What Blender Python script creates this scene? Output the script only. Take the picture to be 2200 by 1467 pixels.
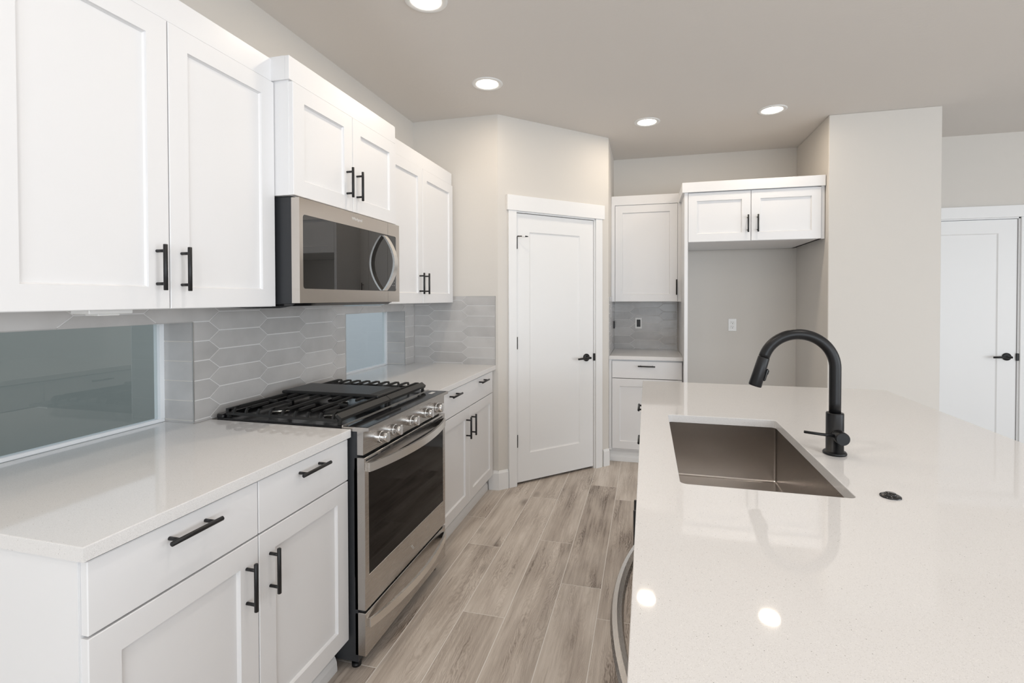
import bpy, bmesh, math, random
from mathutils import Matrix, Vector
random.seed(7)
for o in list(bpy.data.objects): bpy.data.objects.remove(o)
SC = bpy.context.scene
COL = SC.collection
PI = math.pi

# ---------------------------------------------------------------- camera
W, H = 2200, 1467
F_PX, PX, PY = 1057.43, 1119.34, 656.12
cd = bpy.data.cameras.new('camera'); cam = bpy.data.objects.new('camera', cd); COL.objects.link(cam)
cd.sensor_fit = 'HORIZONTAL'; cd.sensor_width = 36.0; cd.lens = F_PX / W * 36.0
cd.shift_x = (W / 2 - PX) / W; cd.shift_y = (PY - H / 2) / W
yaw, pitch, roll = math.radians(-14.347), math.radians(-0.804), math.radians(-0.113)
fw = Vector((math.sin(yaw) * math.cos(pitch), math.cos(yaw) * math.cos(pitch), math.sin(pitch)))
r0 = Vector((math.cos(yaw), -math.sin(yaw), 0)); u0 = r0.cross(fw)
rt = math.cos(roll) * r0 + math.sin(roll) * u0; up = -math.sin(roll) * r0 + math.cos(roll) * u0
Mc = Matrix.Identity(4)
for i in range(3):
    Mc[i][0] = rt[i]; Mc[i][1] = up[i]; Mc[i][2] = -fw[i]
Mc[0][3], Mc[1][3], Mc[2][3] = 1.7216, -0.7139, 1.3998
cam.matrix_world = Mc
cd.clip_start = 0.02; cd.clip_end = 100
SC.camera = cam

# ---------------------------------------------------------------- world, daylight, exposure
SC.view_settings.view_transform = 'Standard'; SC.view_settings.look = 'None'
SC.view_settings.exposure = -0.10; SC.view_settings.gamma = 1.0
SC.view_settings.use_curve_mapping = False
wd = bpy.data.worlds.new('sky'); SC.world = wd; wd.use_nodes = True
wn = wd.node_tree.nodes['Background']; wn.inputs[0].default_value = (0.74, 0.86, 1.0, 1); wn.inputs[1].default_value = 0.9

def area(name, loc, rot, sx, sy, power, color, spread=PI):
    l = bpy.data.lights.new(name, 'AREA'); l.shape = 'RECTANGLE'; l.size = sx; l.size_y = sy
    l.energy = power; l.color = color; l.spread = spread
    o = bpy.data.objects.new(name, l); o.location = loc; o.rotation_euler = rot; COL.objects.link(o); return o
# daylight entering through the big windows behind and to the right of the camera
DAY = (0.89, 0.945, 1.0)
area('daylight_rear_windows', (4.5, -5.35, 1.35), (PI / 2, 0, 0), 5.6, 2.1, 180, (0.86, 0.93, 1.0))
area('daylight_side_windows', (7.75, -1.6, 1.4), (PI / 2, 0, PI / 2), 5.4, 2.1, 156, DAY)

# ---------------------------------------------------------------- dimensions (metres)
ZC = 0.914; CEIL = 2.736; YP = 2.719; P1 = 0.670; P2 = 1.409; YD = YP + P2 - P1; YB = 4.143
XD = 0.643; XC = 0.653; XU = 0.334; XM = 0.414
REAR = -5.4; RIGHT = 7.8

# ---------------------------------------------------------------- materials
def mat(name, color=(0.8, 0.8, 0.8), rough=0.5, metal=0.0, spec=0.5, coat=0.0, coat_r=0.05, aniso=0):
    m = bpy.data.materials.new(name); m.use_nodes = True
    b = m.node_tree.nodes['Principled BSDF']
    b.inputs['Base Color'].default_value = (*color, 1); b.inputs['Roughness'].default_value = rough
    b.inputs['Metallic'].default_value = metal; b.inputs['Specular IOR Level'].default_value = spec
    b.inputs['Coat Weight'].default_value = coat; b.inputs['Coat Roughness'].default_value = coat_r
    if aniso: b.inputs['Anisotropic'].default_value = aniso
    return m
def N(m, t, **k):
    n = m.node_tree.nodes.new(t)
    for a, v in k.items(): setattr(n, a, v)
    return n
def LK(m, a, b): m.node_tree.links.new(a, b)
def BS(m): return m.node_tree.nodes['Principled BSDF']
def add_bump(m, scale, strength, dist=0.001, detail=3):
    tc = N(m, 'ShaderNodeTexCoord'); no = N(m, 'ShaderNodeTexNoise'); no.inputs['Scale'].default_value = scale
    no.inputs['Detail'].default_value = detail
    b = N(m, 'ShaderNodeBump'); b.inputs['Strength'].default_value = strength; b.inputs['Distance'].default_value = dist
    LK(m, tc.outputs['Object'], no.inputs['Vector']); LK(m, no.outputs[0], b.inputs['Height']); LK(m, b.outputs[0], BS(m).inputs['Normal'])
    return m
M = {}
M['wall'] = add_bump(mat('greige wall paint', (0.665, 0.635, 0.595), 0.75, spec=0.25), 60, 0.25, 0.0015)
M['ceiling'] = add_bump(mat('ceiling paint', (0.74, 0.71, 0.68), 0.85, spec=0.2), 45, 0.35, 0.002)
M['white'] = add_bump(mat('white cabinet lacquer', (0.785, 0.785, 0.795), 0.32, spec=0.45), 8, 0.03, 0.001)
M['trim'] = mat('white trim paint', (0.82, 0.82, 0.82), 0.38, spec=0.45)
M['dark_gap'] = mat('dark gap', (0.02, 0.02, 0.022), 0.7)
M['black'] = mat('matte black metal', (0.008, 0.008, 0.009), 0.38, 0.0, spec=0.4)
M['faucet'] = mat('matte black faucet finish', (0.006, 0.006, 0.007), 0.36, spec=0.35)
M['gloss_black'] = mat('gloss black', (0.008, 0.008, 0.009), 0.08, spec=0.6)
M['enamel'] = mat('black enamel', (0.006, 0.006, 0.007), 0.16, spec=0.55)
M['iron'] = add_bump(mat('cast iron', (0.018, 0.018, 0.018), 0.5, spec=0.45), 220, 0.25, 0.0006)
M['griddle'] = mat('griddle plate', (0.035, 0.037, 0.04), 0.4, 0.2)
M['chrome'] = mat('polished knob metal', (0.78, 0.78, 0.78), 0.14, 1.0)
M['vinyl'] = mat('white vinyl', (0.85, 0.87, 0.89), 0.35)
M['plate'] = mat('white plastic', (0.83, 0.83, 0.82), 0.35)
M['side_grey'] = mat('appliance side panel', (0.028, 0.030, 0.034), 0.42, spec=0.4)
M['decal'] = mat('pale print', (0.75, 0.75, 0.74), 0.5)
M['brass'] = mat('burner brass', (0.75, 0.72, 0.66), 0.25, 1.0)
M['grout'] = mat('pale grout', (0.74, 0.73, 0.72), 0.85, spec=0.1)
M['alu'] = mat('tile edge trim', (0.50, 0.50, 0.49), 0.35, 0.7)

def brushed(name, col, rough, scale, strength=0.02):
    m = mat(name, col, rough, 1.0, aniso=0.6)
    tc = N(m, 'ShaderNodeTexCoord'); mp = N(m, 'ShaderNodeMapping'); mp.inputs['Scale'].default_value = scale
    no = N(m, 'ShaderNodeTexNoise'); no.inputs['Scale'].default_value = 1.0; no.inputs['Detail'].default_value = 4
    mr = N(m, 'ShaderNodeMapRange'); mr.inputs[3].default_value = rough - 0.06; mr.inputs[4].default_value = rough + 0.08
    LK(m, tc.outputs['Object'], mp.inputs[0]); LK(m, mp.outputs[0], no.inputs['Vector'])
    LK(m, no.outputs[0], mr.inputs[0]); LK(m, mr.outputs[0], BS(m).inputs['Roughness'])
    b = N(m, 'ShaderNodeBump'); b.inputs['Strength'].default_value = strength; b.inputs['Distance'].default_value = 0.0005
    LK(m, no.outputs[0], b.inputs['Height']); LK(m, b.outputs[0], BS(m).inputs['Normal'])
    return m
M['steel'] = brushed('brushed stainless steel', (0.60, 0.555, 0.51), 0.22, (12, 600, 600))
M['steel_v'] = brushed('brushed stainless range front', (0.52, 0.50, 0.48), 0.25, (12, 600, 600))
M['steel_handle'] = mat('satin handle steel', (0.78, 0.76, 0.73), 0.27, 1.0)
M['sink'] = mat('satin sink steel', (0.52, 0.485, 0.455), 0.24, 1.0, aniso=0.5)

def quartz(name):
    m = mat(name, (0.76, 0.75, 0.735), 0.04, spec=0.5)
    tc = N(m, 'ShaderNodeTexCoord')
    base = N(m, 'ShaderNodeRGB'); base.outputs[0].default_value = (0.745, 0.735, 0.73, 1)
    cur = base.outputs[0]
    for sc, th, amt, colr in ((620, 0.42, 0.24, (0.30, 0.28, 0.26, 1)), (240, 0.20, 0.65, (0.16, 0.15, 0.14, 1)), (430, 0.32, 0.5, (0.93, 0.92, 0.90, 1)), (900, .5, .14, (0.5, 0.48, 0.45, 1))):
        v = N(m, 'ShaderNodeTexVoronoi'); v.inputs['Scale'].default_value = sc
        LK(m, tc.outputs['Object'], v.inputs['Vector'])
        sp = N(m, 'ShaderNodeSeparateColor'); LK(m, v.outputs['Color'], sp.inputs[0])
        pick = N(m, 'ShaderNodeMath', operation='GREATER_THAN'); pick.inputs[1].default_value = {620: .80, 240: .965, 430: .85, 900: .7}[sc]
        LK(m, sp.outputs[0], pick.inputs[0])
        lt = N(m, 'ShaderNodeMath', operation='LESS_THAN'); lt.inputs[1].default_value = th
        LK(m, v.outputs['Distance'], lt.inputs[0])
        mu = N(m, 'ShaderNodeMath', operation='MULTIPLY'); LK(m, pick.outputs[0], mu.inputs[0]); LK(m, lt.outputs[0], mu.inputs[1])
        m2 = N(m, 'ShaderNodeMath', operation='MULTIPLY'); m2.inputs[1].default_value = amt; LK(m, mu.outputs[0], m2.inputs[0])
        mx = N(m, 'ShaderNodeMix', data_type='RGBA'); LK(m, m2.outputs[0], mx.inputs[0]); LK(m, cur, mx.inputs[6]); mx.inputs[7].default_value = colr
        cur = mx.outputs[2]
    LK(m, cur, BS(m).inputs['Base Color'])
    return m
M['quartz'] = quartz('speckled white quartz')

def tile_mat():
    m = mat('grey glazed picket tile', (0.3, 0.3, 0.3), 0.2, spec=0.5)
    at = N(m, 'ShaderNodeAttribute'); at.attribute_name = 'tone'
    tc = N(m, 'ShaderNodeTexCoord'); no = N(m, 'ShaderNodeTexNoise'); no.inputs['Scale'].default_value = 9; no.inputs['Detail'].default_value = 5
    LK(m, tc.outputs['Object'], no.inputs['Vector'])
    ad = N(m, 'ShaderNodeMath', operation='ADD'); LK(m, at.outputs['Fac'], ad.inputs[0]); LK(m, no.outputs[0], ad.inputs[1])
    cr = N(m, 'ShaderNodeValToRGB'); cr.color_ramp.elements[0].position = 0.45; cr.color_ramp.elements[1].position = 1.45 / 1.5
    cr.color_ramp.elements[0].color = (0.44, 0.428, 0.42, 1); cr.color_ramp.elements[1].color = (0.56, 0.547, 0.537, 1)
    hv = N(m, 'ShaderNodeMath', operation='MULTIPLY'); hv.inputs[1].default_value = 0.75; LK(m, ad.outputs[0], hv.inputs[0])
    LK(m, hv.outputs[0], cr.inputs[0]); LK(m, cr.outputs[0], BS(m).inputs['Base Color'])
    n2 = N(m, 'ShaderNodeTexNoise'); n2.inputs['Scale'].default_value = 16; n2.inputs['Detail'].default_value = 3
    LK(m, tc.outputs['Object'], n2.inputs['Vector'])
    b = N(m, 'ShaderNodeBump'); b.inputs['Strength'].default_value = 0.25; b.inputs['Distance'].default_value = 0.004
    LK(m, n2.outputs[0], b.inputs['Height']); LK(m, b.outputs[0], BS(m).inputs['Normal'])
    return m
M['tile'] = tile_mat()

def plank_mat():
    m = mat('weathered oak plank', (0.3, 0.25, 0.2), 0.42, spec=0.4)
    uv = N(m, 'ShaderNodeUVMap'); uv.uv_map = 'plank'
    at = N(m, 'ShaderNodeAttribute'); at.attribute_name = 'tone'
    def mapped(sx, sy):
        mp = N(m, 'ShaderNodeMapping'); mp.inputs['Scale'].default_value = (sx, sy, 1); LK(m, uv.outputs[0], mp.inputs[0]); return mp.outputs[0]
    # broad warp used by the cathedral grain
    wrp = N(m, 'ShaderNodeTexNoise'); wrp.inputs['Scale'].default_value = 1; wrp.inputs['Detail'].default_value = 2; LK(m, mapped(1.3, 7), wrp.inputs['Vector'])
    sx = N(m, 'ShaderNodeSeparateXYZ'); LK(m, uv.outputs[0], sx.inputs[0])
    a = N(m, 'ShaderNodeMath', operation='MULTIPLY_ADD'); LK(m, wrp.outputs[0], a.inputs[0]); a.inputs[1].default_value = 0.24; LK(m, sx.outputs[1], a.inputs[2])
    fine = N(m, 'ShaderNodeTexNoise'); fine.inputs['Scale'].default_value = 1; fine.inputs['Detail'].default_value = 3; LK(m, mapped(22, 60), fine.inputs['Vector'])
    a2 = N(m, 'ShaderNodeMath', operation='MULTIPLY_ADD'); LK(m, fine.outputs[0], a2.inputs[0]); a2.inputs[1].default_value = 0.022; LK(m, a.outputs[0], a2.inputs[2])
    s1 = N(m, 'ShaderNodeMath', operation='MULTIPLY'); LK(m, a2.outputs[0], s1.inputs[0]); s1.inputs[1].default_value = 760
    sn = N(m, 'ShaderNodeMath', operation='SINE'); LK(m, s1.outputs[0], sn.inputs[0])
    ring = N(m, 'ShaderNodeMapRange'); ring.inputs[1].default_value = -1; ring.inputs[2].default_value = 1; LK(m, sn.outputs[0], ring.inputs[0])
    # fade rings in and out along the board
    fd = N(m, 'ShaderNodeTexNoise'); fd.inputs['Scale'].default_value = 1; fd.inputs['Detail'].default_value = 1; LK(m, mapped(1.7, 5), fd.inputs['Vector'])
    fr = N(m, 'ShaderNodeMapRange'); fr.inputs[1].default_value = 0.42; fr.inputs[2].default_value = 0.66; fr.inputs[3].default_value = 0.03; fr.inputs[4].default_value = 0.19; LK(m, fd.outputs[0], fr.inputs[0])
    # streaks
    st = N(m, 'ShaderNodeTexNoise'); st.inputs['Scale'].default_value = 1; st.inputs['Detail'].default_value = 6; st.inputs['Roughness'].default_value = 0.65; LK(m, mapped(3.2, 75), st.inputs['Vector'])
    bl = N(m, 'ShaderNodeTexNoise'); bl.inputs['Scale'].default_value = 1; bl.inputs['Detail'].default_value = 4; LK(m, mapped(2.2, 11), bl.inputs['Vector'])
    mixv = N(m, 'ShaderNodeMath', operation='MULTIPLY_ADD'); LK(m, st.outputs[0], mixv.inputs[0]); mixv.inputs[1].default_value = 0.55
    m3 = N(m, 'ShaderNodeMath', operation='MULTIPLY'); LK(m, bl.outputs[0], m3.inputs[0]); m3.inputs[1].default_value = 0.72; LK(m, m3.outputs[0], mixv.inputs[2])
    rg = N(m, 'ShaderNodeMath', operation='MULTIPLY'); LK(m, ring.outputs[0], rg.inputs[0]); LK(m, fr.outputs[0], rg.inputs[1])
    tot = N(m, 'ShaderNodeMath', operation='SUBTRACT'); LK(m, mixv.outputs[0], tot.inputs[0]); LK(m, rg.outputs[0], tot.inputs[1])
    tt = N(m, 'ShaderNodeMath', operation='MULTIPLY_ADD'); LK(m, at.outputs['Fac'], tt.inputs[0]); tt.inputs[1].default_value = 0.10; LK(m, tot.outputs[0], tt.inputs[2])
    cr = N(m, 'ShaderNodeValToRGB'); e = cr.color_ramp.elements
    e[0].position = 0.31; e[0].color = (0.17, 0.135, 0.110, 1); e[1].position = 0.90; e[1].color = (0.76, 0.70, 0.64, 1)
    q = e.new(0.45); q.color = (0.41, 0.35, 0.302, 1); q = e.new(0.66); q.color = (0.60, 0.535, 0.475, 1)
    LK(m, tt.outputs[0], cr.inputs[0])
    # knots
    vo = N(m, 'ShaderNodeTexVoronoi'); vo.inputs['Scale'].default_value = 1; LK(m, mapped(2.3, 5.2), vo.inputs['Vector'])
    wk = N(m, 'ShaderNodeMapRange'); wk.inputs[1].default_value = 0.02; wk.inputs[2].default_value = 0.17; wk.inputs[3].default_value = 0.75; wk.inputs[4].default_value = 0.0; LK(m, vo.outputs['Distance'], wk.inputs[0])
    sp = N(m, 'ShaderNodeSeparateColor'); LK(m, vo.outputs['Color'], sp.inputs[0])
    gt = N(m, 'ShaderNodeMath', operation='GREATER_THAN'); gt.inputs[1].default_value = 0.50; LK(m, sp.outputs[1], gt.inputs[0])
    kk = N(m, 'ShaderNodeMath', operation='MULTIPLY'); LK(m, wk.outputs[0], kk.inputs[0]); LK(m, gt.outputs[0], kk.inputs[1])
    mx = N(m, 'ShaderNodeMix', data_type='RGBA'); LK(m, kk.outputs[0], mx.inputs[0]); LK(m, cr.outputs[0], mx.inputs[6]); mx.inputs[7].default_value = (0.15, 0.115, 0.092, 1)
    # hairline cracks
    ck = N(m, 'ShaderNodeTexNoise'); ck.inputs['Scale'].default_value = 1; ck.inputs['Detail'].default_value = 2; LK(m, mapped(2.2, 38), ck.inputs['Vector'])
    cm = N(m, 'ShaderNodeMapRange'); cm.inputs[1].default_value = 0.70; cm.inputs[2].default_value = 0.76; cm.inputs[3].default_value = 0; cm.inputs[4].default_value = 0.5; LK(m, ck.outputs[0], cm.inputs[0])
    mx2 = N(m, 'ShaderNodeMix', data_type='RGBA'); LK(m, cm.outputs[0], mx2.inputs[0]); LK(m, mx.outputs[2], mx2.inputs[6]); mx2.inputs[7].default_value = (0.13, 0.10, 0.08, 1)
    LK(m, mx2.outputs[2], BS(m).inputs['Base Color'])
    b = N(m, 'ShaderNodeBump'); b.inputs['Strength'].default_value = 0.25; b.inputs['Distance'].default_value = 0.0015
    LK(m, tot.outputs[0], b.inputs['Height']); LK(m, b.outputs[0], BS(m).inputs['Normal'])
    return m
M['plank'] = plank_mat()
M['floor_grout'] = mat('floor grout', (0.80, 0.77, 0.73), 0.8)

def glass_mat(name, tint, refl=1.5, rough=0.0):
    m = bpy.data.materials.new(name); m.use_nodes = True; nt = m.node_tree; nt.nodes.clear()
    out = nt.nodes.new('ShaderNodeOutputMaterial'); tr = nt.nodes.new('ShaderNodeBsdfTransparent'); tr.inputs[0].default_value = (*tint, 1)
    gl = nt.nodes.new('ShaderNodeBsdfGlossy'); gl.inputs['Roughness'].default_value = rough
    fr = nt.nodes.new('ShaderNodeFresnel'); fr.inputs[0].default_value = refl
    mx = nt.nodes.new('ShaderNodeMixShader'); ge = nt.nodes.new('ShaderNodeNewGeometry'); inv = nt.nodes.new('ShaderNodeMath'); inv.operation = 'SUBTRACT'; inv.inputs[0].default_value = 1.0; nt.links.new(ge.outputs['Backfacing'], inv.inputs[1])
    ml = nt.nodes.new('ShaderNodeMath'); ml.operation = 'MULTIPLY'; nt.links.new(fr.outputs[0], ml.inputs[0]); nt.links.new(inv.outputs[0], ml.inputs[1]); nt.links.new(ml.outputs[0], mx.inputs[0]); nt.links.new(tr.outputs[0], mx.inputs[1]); nt.links.new(gl.outputs[0], mx.inputs[2])
    nt.links.new(mx.outputs[0], out.inputs[0]); return m
M['pane'] = glass_mat('window glass', (0.92, 0.94, 0.93), 1.9)
M['oven_glass'] = mat('dark oven glass', (0.006, 0.005, 0.005), 0.04, spec=0.16)
M['micro_glass'] = mat('dark microwave glass', (0.016, 0.015, 0.014), 0.006, spec=0.85)
def emis(name, col, s):
    m = bpy.data.materials.new(name); m.use_nodes = True; b = BS(m)
    b.inputs['Base Color'].default_value = (*col, 1); b.inputs['Emission Color'].default_value = (*col, 1); b.inputs['Emission Strength'].default_value = s; return m
M['lens'] = emis('lit lamp lens', (1.0, 0.90, 0.76), 14)
M['siding'] = add_bump(mat('neighbouring wall', (0.86, 0.84, 0.82), 0.9), 6, 0.1)
M['fence'] = add_bump(mat('grey green fence', (0.50, 0.505, 0.46), 0.9), 6, 0.1)
M['gravel'] = mat('outside ground', (0.35, 0.34, 0.32), 0.9)

# ---------------------------------------------------------------- mesh builder
class MB:
    def __init__(s, dz=0.0):
        s.v = []; s.f = []; s.sm = []; s.fm = []; s.M = None; s.dz = dz; s.tone = []; s.uv = []
    def add(s, verts, faces, smooth=False, mi=0, tone=0.0, uvs=None):
        b = len(s.v)
        for p in verts:
            p = Vector(p)
            if s.M is not None: p = s.M @ p
            s.v.append((p.x, p.y, p.z - s.dz))
        for k, f in enumerate(faces):
            s.f.append(tuple(b + i for i in f)); s.sm.append(smooth); s.fm.append(mi); s.tone.append(tone); s.uv.append(uvs[k] if uvs else None)
    def box(s, x0, x1, y0, y1, z0, z1, bev=0.0, mi=0, seg=1):
        if bev <= 0:
            V = [(x, y, z) for z in (z0, z1) for y in (y0, y1) for x in (x0, x1)]
            s.add(V, [(0, 2, 3, 1), (4, 5, 7, 6), (0, 1, 5, 4), (2, 6, 7, 3), (0, 4, 6, 2), (1, 3, 7, 5)], mi=mi); return
        bm = bmesh.new(); r = bmesh.ops.create_cube(bm, size=1)
        for v in bm.verts:
            v.co = ((x0 + x1) / 2 + v.co.x * (x1 - x0), (y0 + y1) / 2 + v.co.y * (y1 - y0), (z0 + z1) / 2 + v.co.z * (z1 - z0))
        bmesh.ops.bevel(bm, geom=bm.edges[:], offset=bev, segments=seg, affect='EDGES', profile=0.5)
        s.bm(bm, mi=mi)
    def bm(s, bm, smooth=False, mi=0):
        bm.verts.index_update()
        s.add([v.co.copy() for v in bm.verts], [[v.index for v in f.verts] for f in bm.faces], smooth, mi); bm.free()
    def tube(s, pts, r, n=14, cap=True, smooth=True, mi=0, flat=None):
        """tube through pts; r number or list; flat=(a,b) scales the section"""
        pts = [Vector(p) for p in pts]; rr = r if isinstance(r, (list, tuple)) else [r] * len(pts)
        T = []
        for i in range(len(pts)):
            a = pts[max(i - 1, 0)]; b = pts[min(i + 1, len(pts) - 1)]
            t = (b - a); t = t.normalized() if t.length > 1e-9 else (T[-1] if T else Vector((0, 0, 1))); T.append(t)
        ref = Vector((0, 0, 1)) if abs(T[0].z) < 0.9 else Vector((1, 0, 0))
        nx = T[0].cross(ref).normalized(); V = []
        for i, p in enumerate(pts):
            nx = (nx - T[i] * nx.dot(T[i])).normalized(); ny = T[i].cross(nx)
            for k in range(n):
                a = 2 * PI * k / n; fa, fb = flat or (1, 1)
                V.append(p + nx * math.cos(a) * rr[i] * fa + ny * math.sin(a) * rr[i] * fb)
        Fc = []
        for i in range(len(pts) - 1):
            for k in range(n):
                k2 = (k + 1) % n; Fc.append((i * n + k, i * n + k2, (i + 1) * n + k2, (i + 1) * n + k))
        s.add(V, Fc, smooth, mi)
        if cap:
            b = len(s.v) - len(V)
            s.f.append(tuple(b + k for k in reversed(range(n)))); s.sm.append(False); s.fm.append(mi); s.tone.append(0); s.uv.append(None)
            e = b + (len(pts) - 1) * n
            s.f.append(tuple(e + k for k in range(n))); s.sm.append(False); s.fm.append(mi); s.tone.append(0); s.uv.append(None)
    def band(s, pts, wdir, w, tdir, t, mi=0):
        """rectangular section swept along pts: w along wdir, t along tdir (fixed directions or per point list)"""
        n = len(pts); V = []
        for i, p in enumerate(pts):
            p = Vector(p); a = Vector(wdir if not isinstance(wdir, list) else wdir[i]) * w / 2
            b = Vector(tdir if not isinstance(tdir, list) else tdir[i]) * t / 2
            V += [p - a - b, p + a - b, p + a + b, p - a + b]
        Fc = []
        for i in range(n - 1):
            for k in range(4):
                k2 = (k + 1) % 4; Fc.append((i * 4 + k, i * 4 + k2, i * 4 + 4 + k2, i * 4 + 4 + k))
        Fc += [(3, 2, 1, 0), tuple((n - 1) * 4 + k for k in range(4))]
        s.add(V, Fc, False, mi)
    def lathe(s, c, prof, n=32, axis='z', smooth=True, mi=0):
        V = []
        for r, h in prof:
            for k in range(n):
                a = 2 * PI * k / n; x, y = r * math.cos(a), r * math.sin(a)
                p = {'z': (x, y, h), 'y': (x, h, y), 'x': (h, x, y)}[axis]; V.append(Vector(c) + Vector(p))
        Fc = [(i * n + k, i * n + (k + 1) % n, (i + 1) * n + (k + 1) % n, (i + 1) * n + k) for i in range(len(prof) - 1) for k in range(n)]
        s.add(V, Fc, smooth, mi)
    def prism(s, poly, z0, z1, mi=0, bev=0.0, hole=None, tone=0.0):
        bm = bmesh.new()
        loops = [poly] + ([hole] if hole else [])
        ed = []
        for lp in loops:
            vs = [bm.verts.new((x, y, z0)) for x, y in lp]
            ed += [bm.edges.new((vs[i], vs[(i + 1) % len(vs)])) for i in range(len(vs))]
        if hole: bmesh.ops.triangle_fill(bm, edges=ed, use_beauty=True)
        else: bm.faces.new(bm.verts)
        g = bmesh.ops.extrude_face_region(bm, geom=bm.faces[:])
        for v in [e for e in g['geom'] if isinstance(e, bmesh.types.BMVert)]: v.co.z = z1
        bmesh.ops.recalc_face_normals(bm, faces=bm.faces)
        if bev:
            es = [e for e in bm.edges if len(e.link_faces) == 2 and e.calc_face_angle() > 0.7 and abs(e.verts[0].co.z - z1) < 1e-6 and abs(e.verts[1].co.z - z1) < 1e-6]
            bmesh.ops.bevel(bm, geom=es, offset=bev, segments=2, affect='EDGES', profile=0.5)
        s.bm(bm, mi=mi)
    def shaker(s, x0, x1, z0, z1, d0=0.0, t=0.019, st=0.064, rec=0.010, ch=0.005, bev=0.0018):
        """shaker front: face at depth d0 (u, d, z)"""
        def ring(a, b, c, d, y): return [(a, y, c), (b, y, c), (b, y, d), (a, y, d)]
        R = [ring(x0, x1, z0, z1, d0 + t), ring(x0, x1, z0, z1, d0 + bev), ring(x0 + bev, x1 - bev, z0 + bev, z1 - bev, d0),
             ring(x0 + st, x1 - st, z0 + st, z1 - st, d0), ring(x0 + st + ch * .3, x1 - st - ch * .3, z0 + st + ch * .3, z1 - st - ch * .3, d0 + rec * .55),
             ring(x0 + st + ch, x1 - st - ch, z0 + st + ch, z1 - st - ch, d0 + rec)]
        V = sum(R, []); Fc = []
        for i in range(5):
            for k in range(4):
                k2 = (k + 1) % 4; Fc.append((i * 4 + k, i * 4 + k2, i * 4 + 4 + k2, i * 4 + 4 + k))
        Fc += [(20, 21, 22, 23), (3, 2, 1, 0)]
        s.add(V, Fc)
    def build(s, name, material, parent=None, autosmooth=False):
        me = bpy.data.meshes.new(name); me.from_pydata(s.v, [], s.f)
        ms = material if isinstance(material, list) else [material]
        for m in ms: me.materials.append(M[m] if isinstance(m, str) else m)
        me.polygons.foreach_set('use_smooth', s.sm); me.polygons.foreach_set('material_index', s.fm)
        if any(s.tone):
            a = me.attributes.new('tone', 'FLOAT', 'FACE'); a.data.foreach_set('value', s.tone)
        if any(u is not None for u in s.uv):
            ul = me.uv_layers.new(name='plank')
            for p, u in zip(me.polygons, s.uv):
                for j, li in enumerate(p.loop_indices): ul.data[li].uv = u[j] if u else (0, 0)
        me.update()
        o = bpy.data.objects.new(name, me); COL.objects.link(o)
        if parent is not None: o.parent = parent
        return o

def struct(o): o['kind'] = 'structure'; return o
def tag(o, label, cat, group=None):
    o['label'] = label; o['category'] = cat
    if group: o['group'] = group
    return o
def thing(name, loc, label, cat, rot=0.0, group=None):
    o = bpy.data.objects.new(name, None); o.empty_display_size = 0.1; o.location = loc; o.rotation_euler = (0, 0, rot); COL.objects.link(o)
    return tag(o, label, cat, group)
def mb(root): return MB(root.location.z)
A_LEFT, A_BACK, A_DIAG, A_ISL = PI / 2, 0.0, PI / 4, -PI / 2

# ---------------------------------------------------------------- floor
def plank_floor():
    m = MB(); m.box(-0.02, RIGHT + .1, REAR - .1, YB + .1, -0.08, -0.0005, mi=1)
    pitch, L, g = 0.195, 1.315, 0.0030
    known = {0: .94, 1: .609, 2: .025, 3: .745, 4: .345, 5: .12}
    rnd = random.Random(3)
    i0 = int(math.floor((0 - .535) / pitch)) - 1; i1 = int((RIGHT - .535) / pitch) + 1
    for i in range(i0, i1):
        x0 = .535 + i * pitch; off = known.get(i, rnd.random() * L)
        y = off - 6 * L
        while y < YB + .1:
            a, b = max(x0, -0.02), min(x0 + pitch, RIGHT + .1); c, d = max(y, REAR - .1), min(y + L, YB + .1)
            if b - a > .01 and d - c > .01:
                a += g / 2; b -= g / 2; c += g / 2; d -= g / 2; e = 0.0003
                uo, vo = rnd.random() * 40, rnd.random() * 40
                V = [(a + e, c + e, 0), (b - e, c + e, 0), (b - e, d - e, 0), (a + e, d - e, 0), (a, c, -0.004), (b, c, -0.004), (b, d, -0.004), (a, d, -0.004)]
                U = [(vv[1] + uo, vv[0] + vo) for vv in V]
                Fc = [(0, 1, 2, 3), (4, 5, 1, 0), (5, 6, 2, 1), (6, 7, 3, 2), (7, 4, 0, 3)]
                m.add(V, Fc, tone=rnd.uniform(-1, 1) or .1, uvs=[[U[k] for k in f] for f in Fc])
            y += L
    return struct(m.build('floor', ['plank', 'floor_grout']))
plank_floor()

# ---------------------------------------------------------------- walls, ceiling
W1 = (0.097, 0.827); W2 = (1.83, 2.56); WZ = 1.31
m = MB(); m.box(-0.2, RIGHT + .2, REAR - .2, YB + .2, CEIL, CEIL + .15); struct(m.build('ceiling', 'ceiling'))
m = MB()
T = 0.16
for a, b in ((REAR - .2, W1[0]), (W1[1], W2[0]), (W2[1], YP + .1)): m.box(-T, 0, a, b, 0, CEIL)
for a, b in (W1, W2): m.box(-T, 0, a, b, 0, ZC - .032); m.box(-T, 0, a, b, WZ, CEIL)
struct(m.build('wall_left', 'wall'))
m = MB(); m.box(0, P1, YP, YP + .1, 0, CEIL); struct(m.build('wall_pantry_return', 'wall'))
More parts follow.
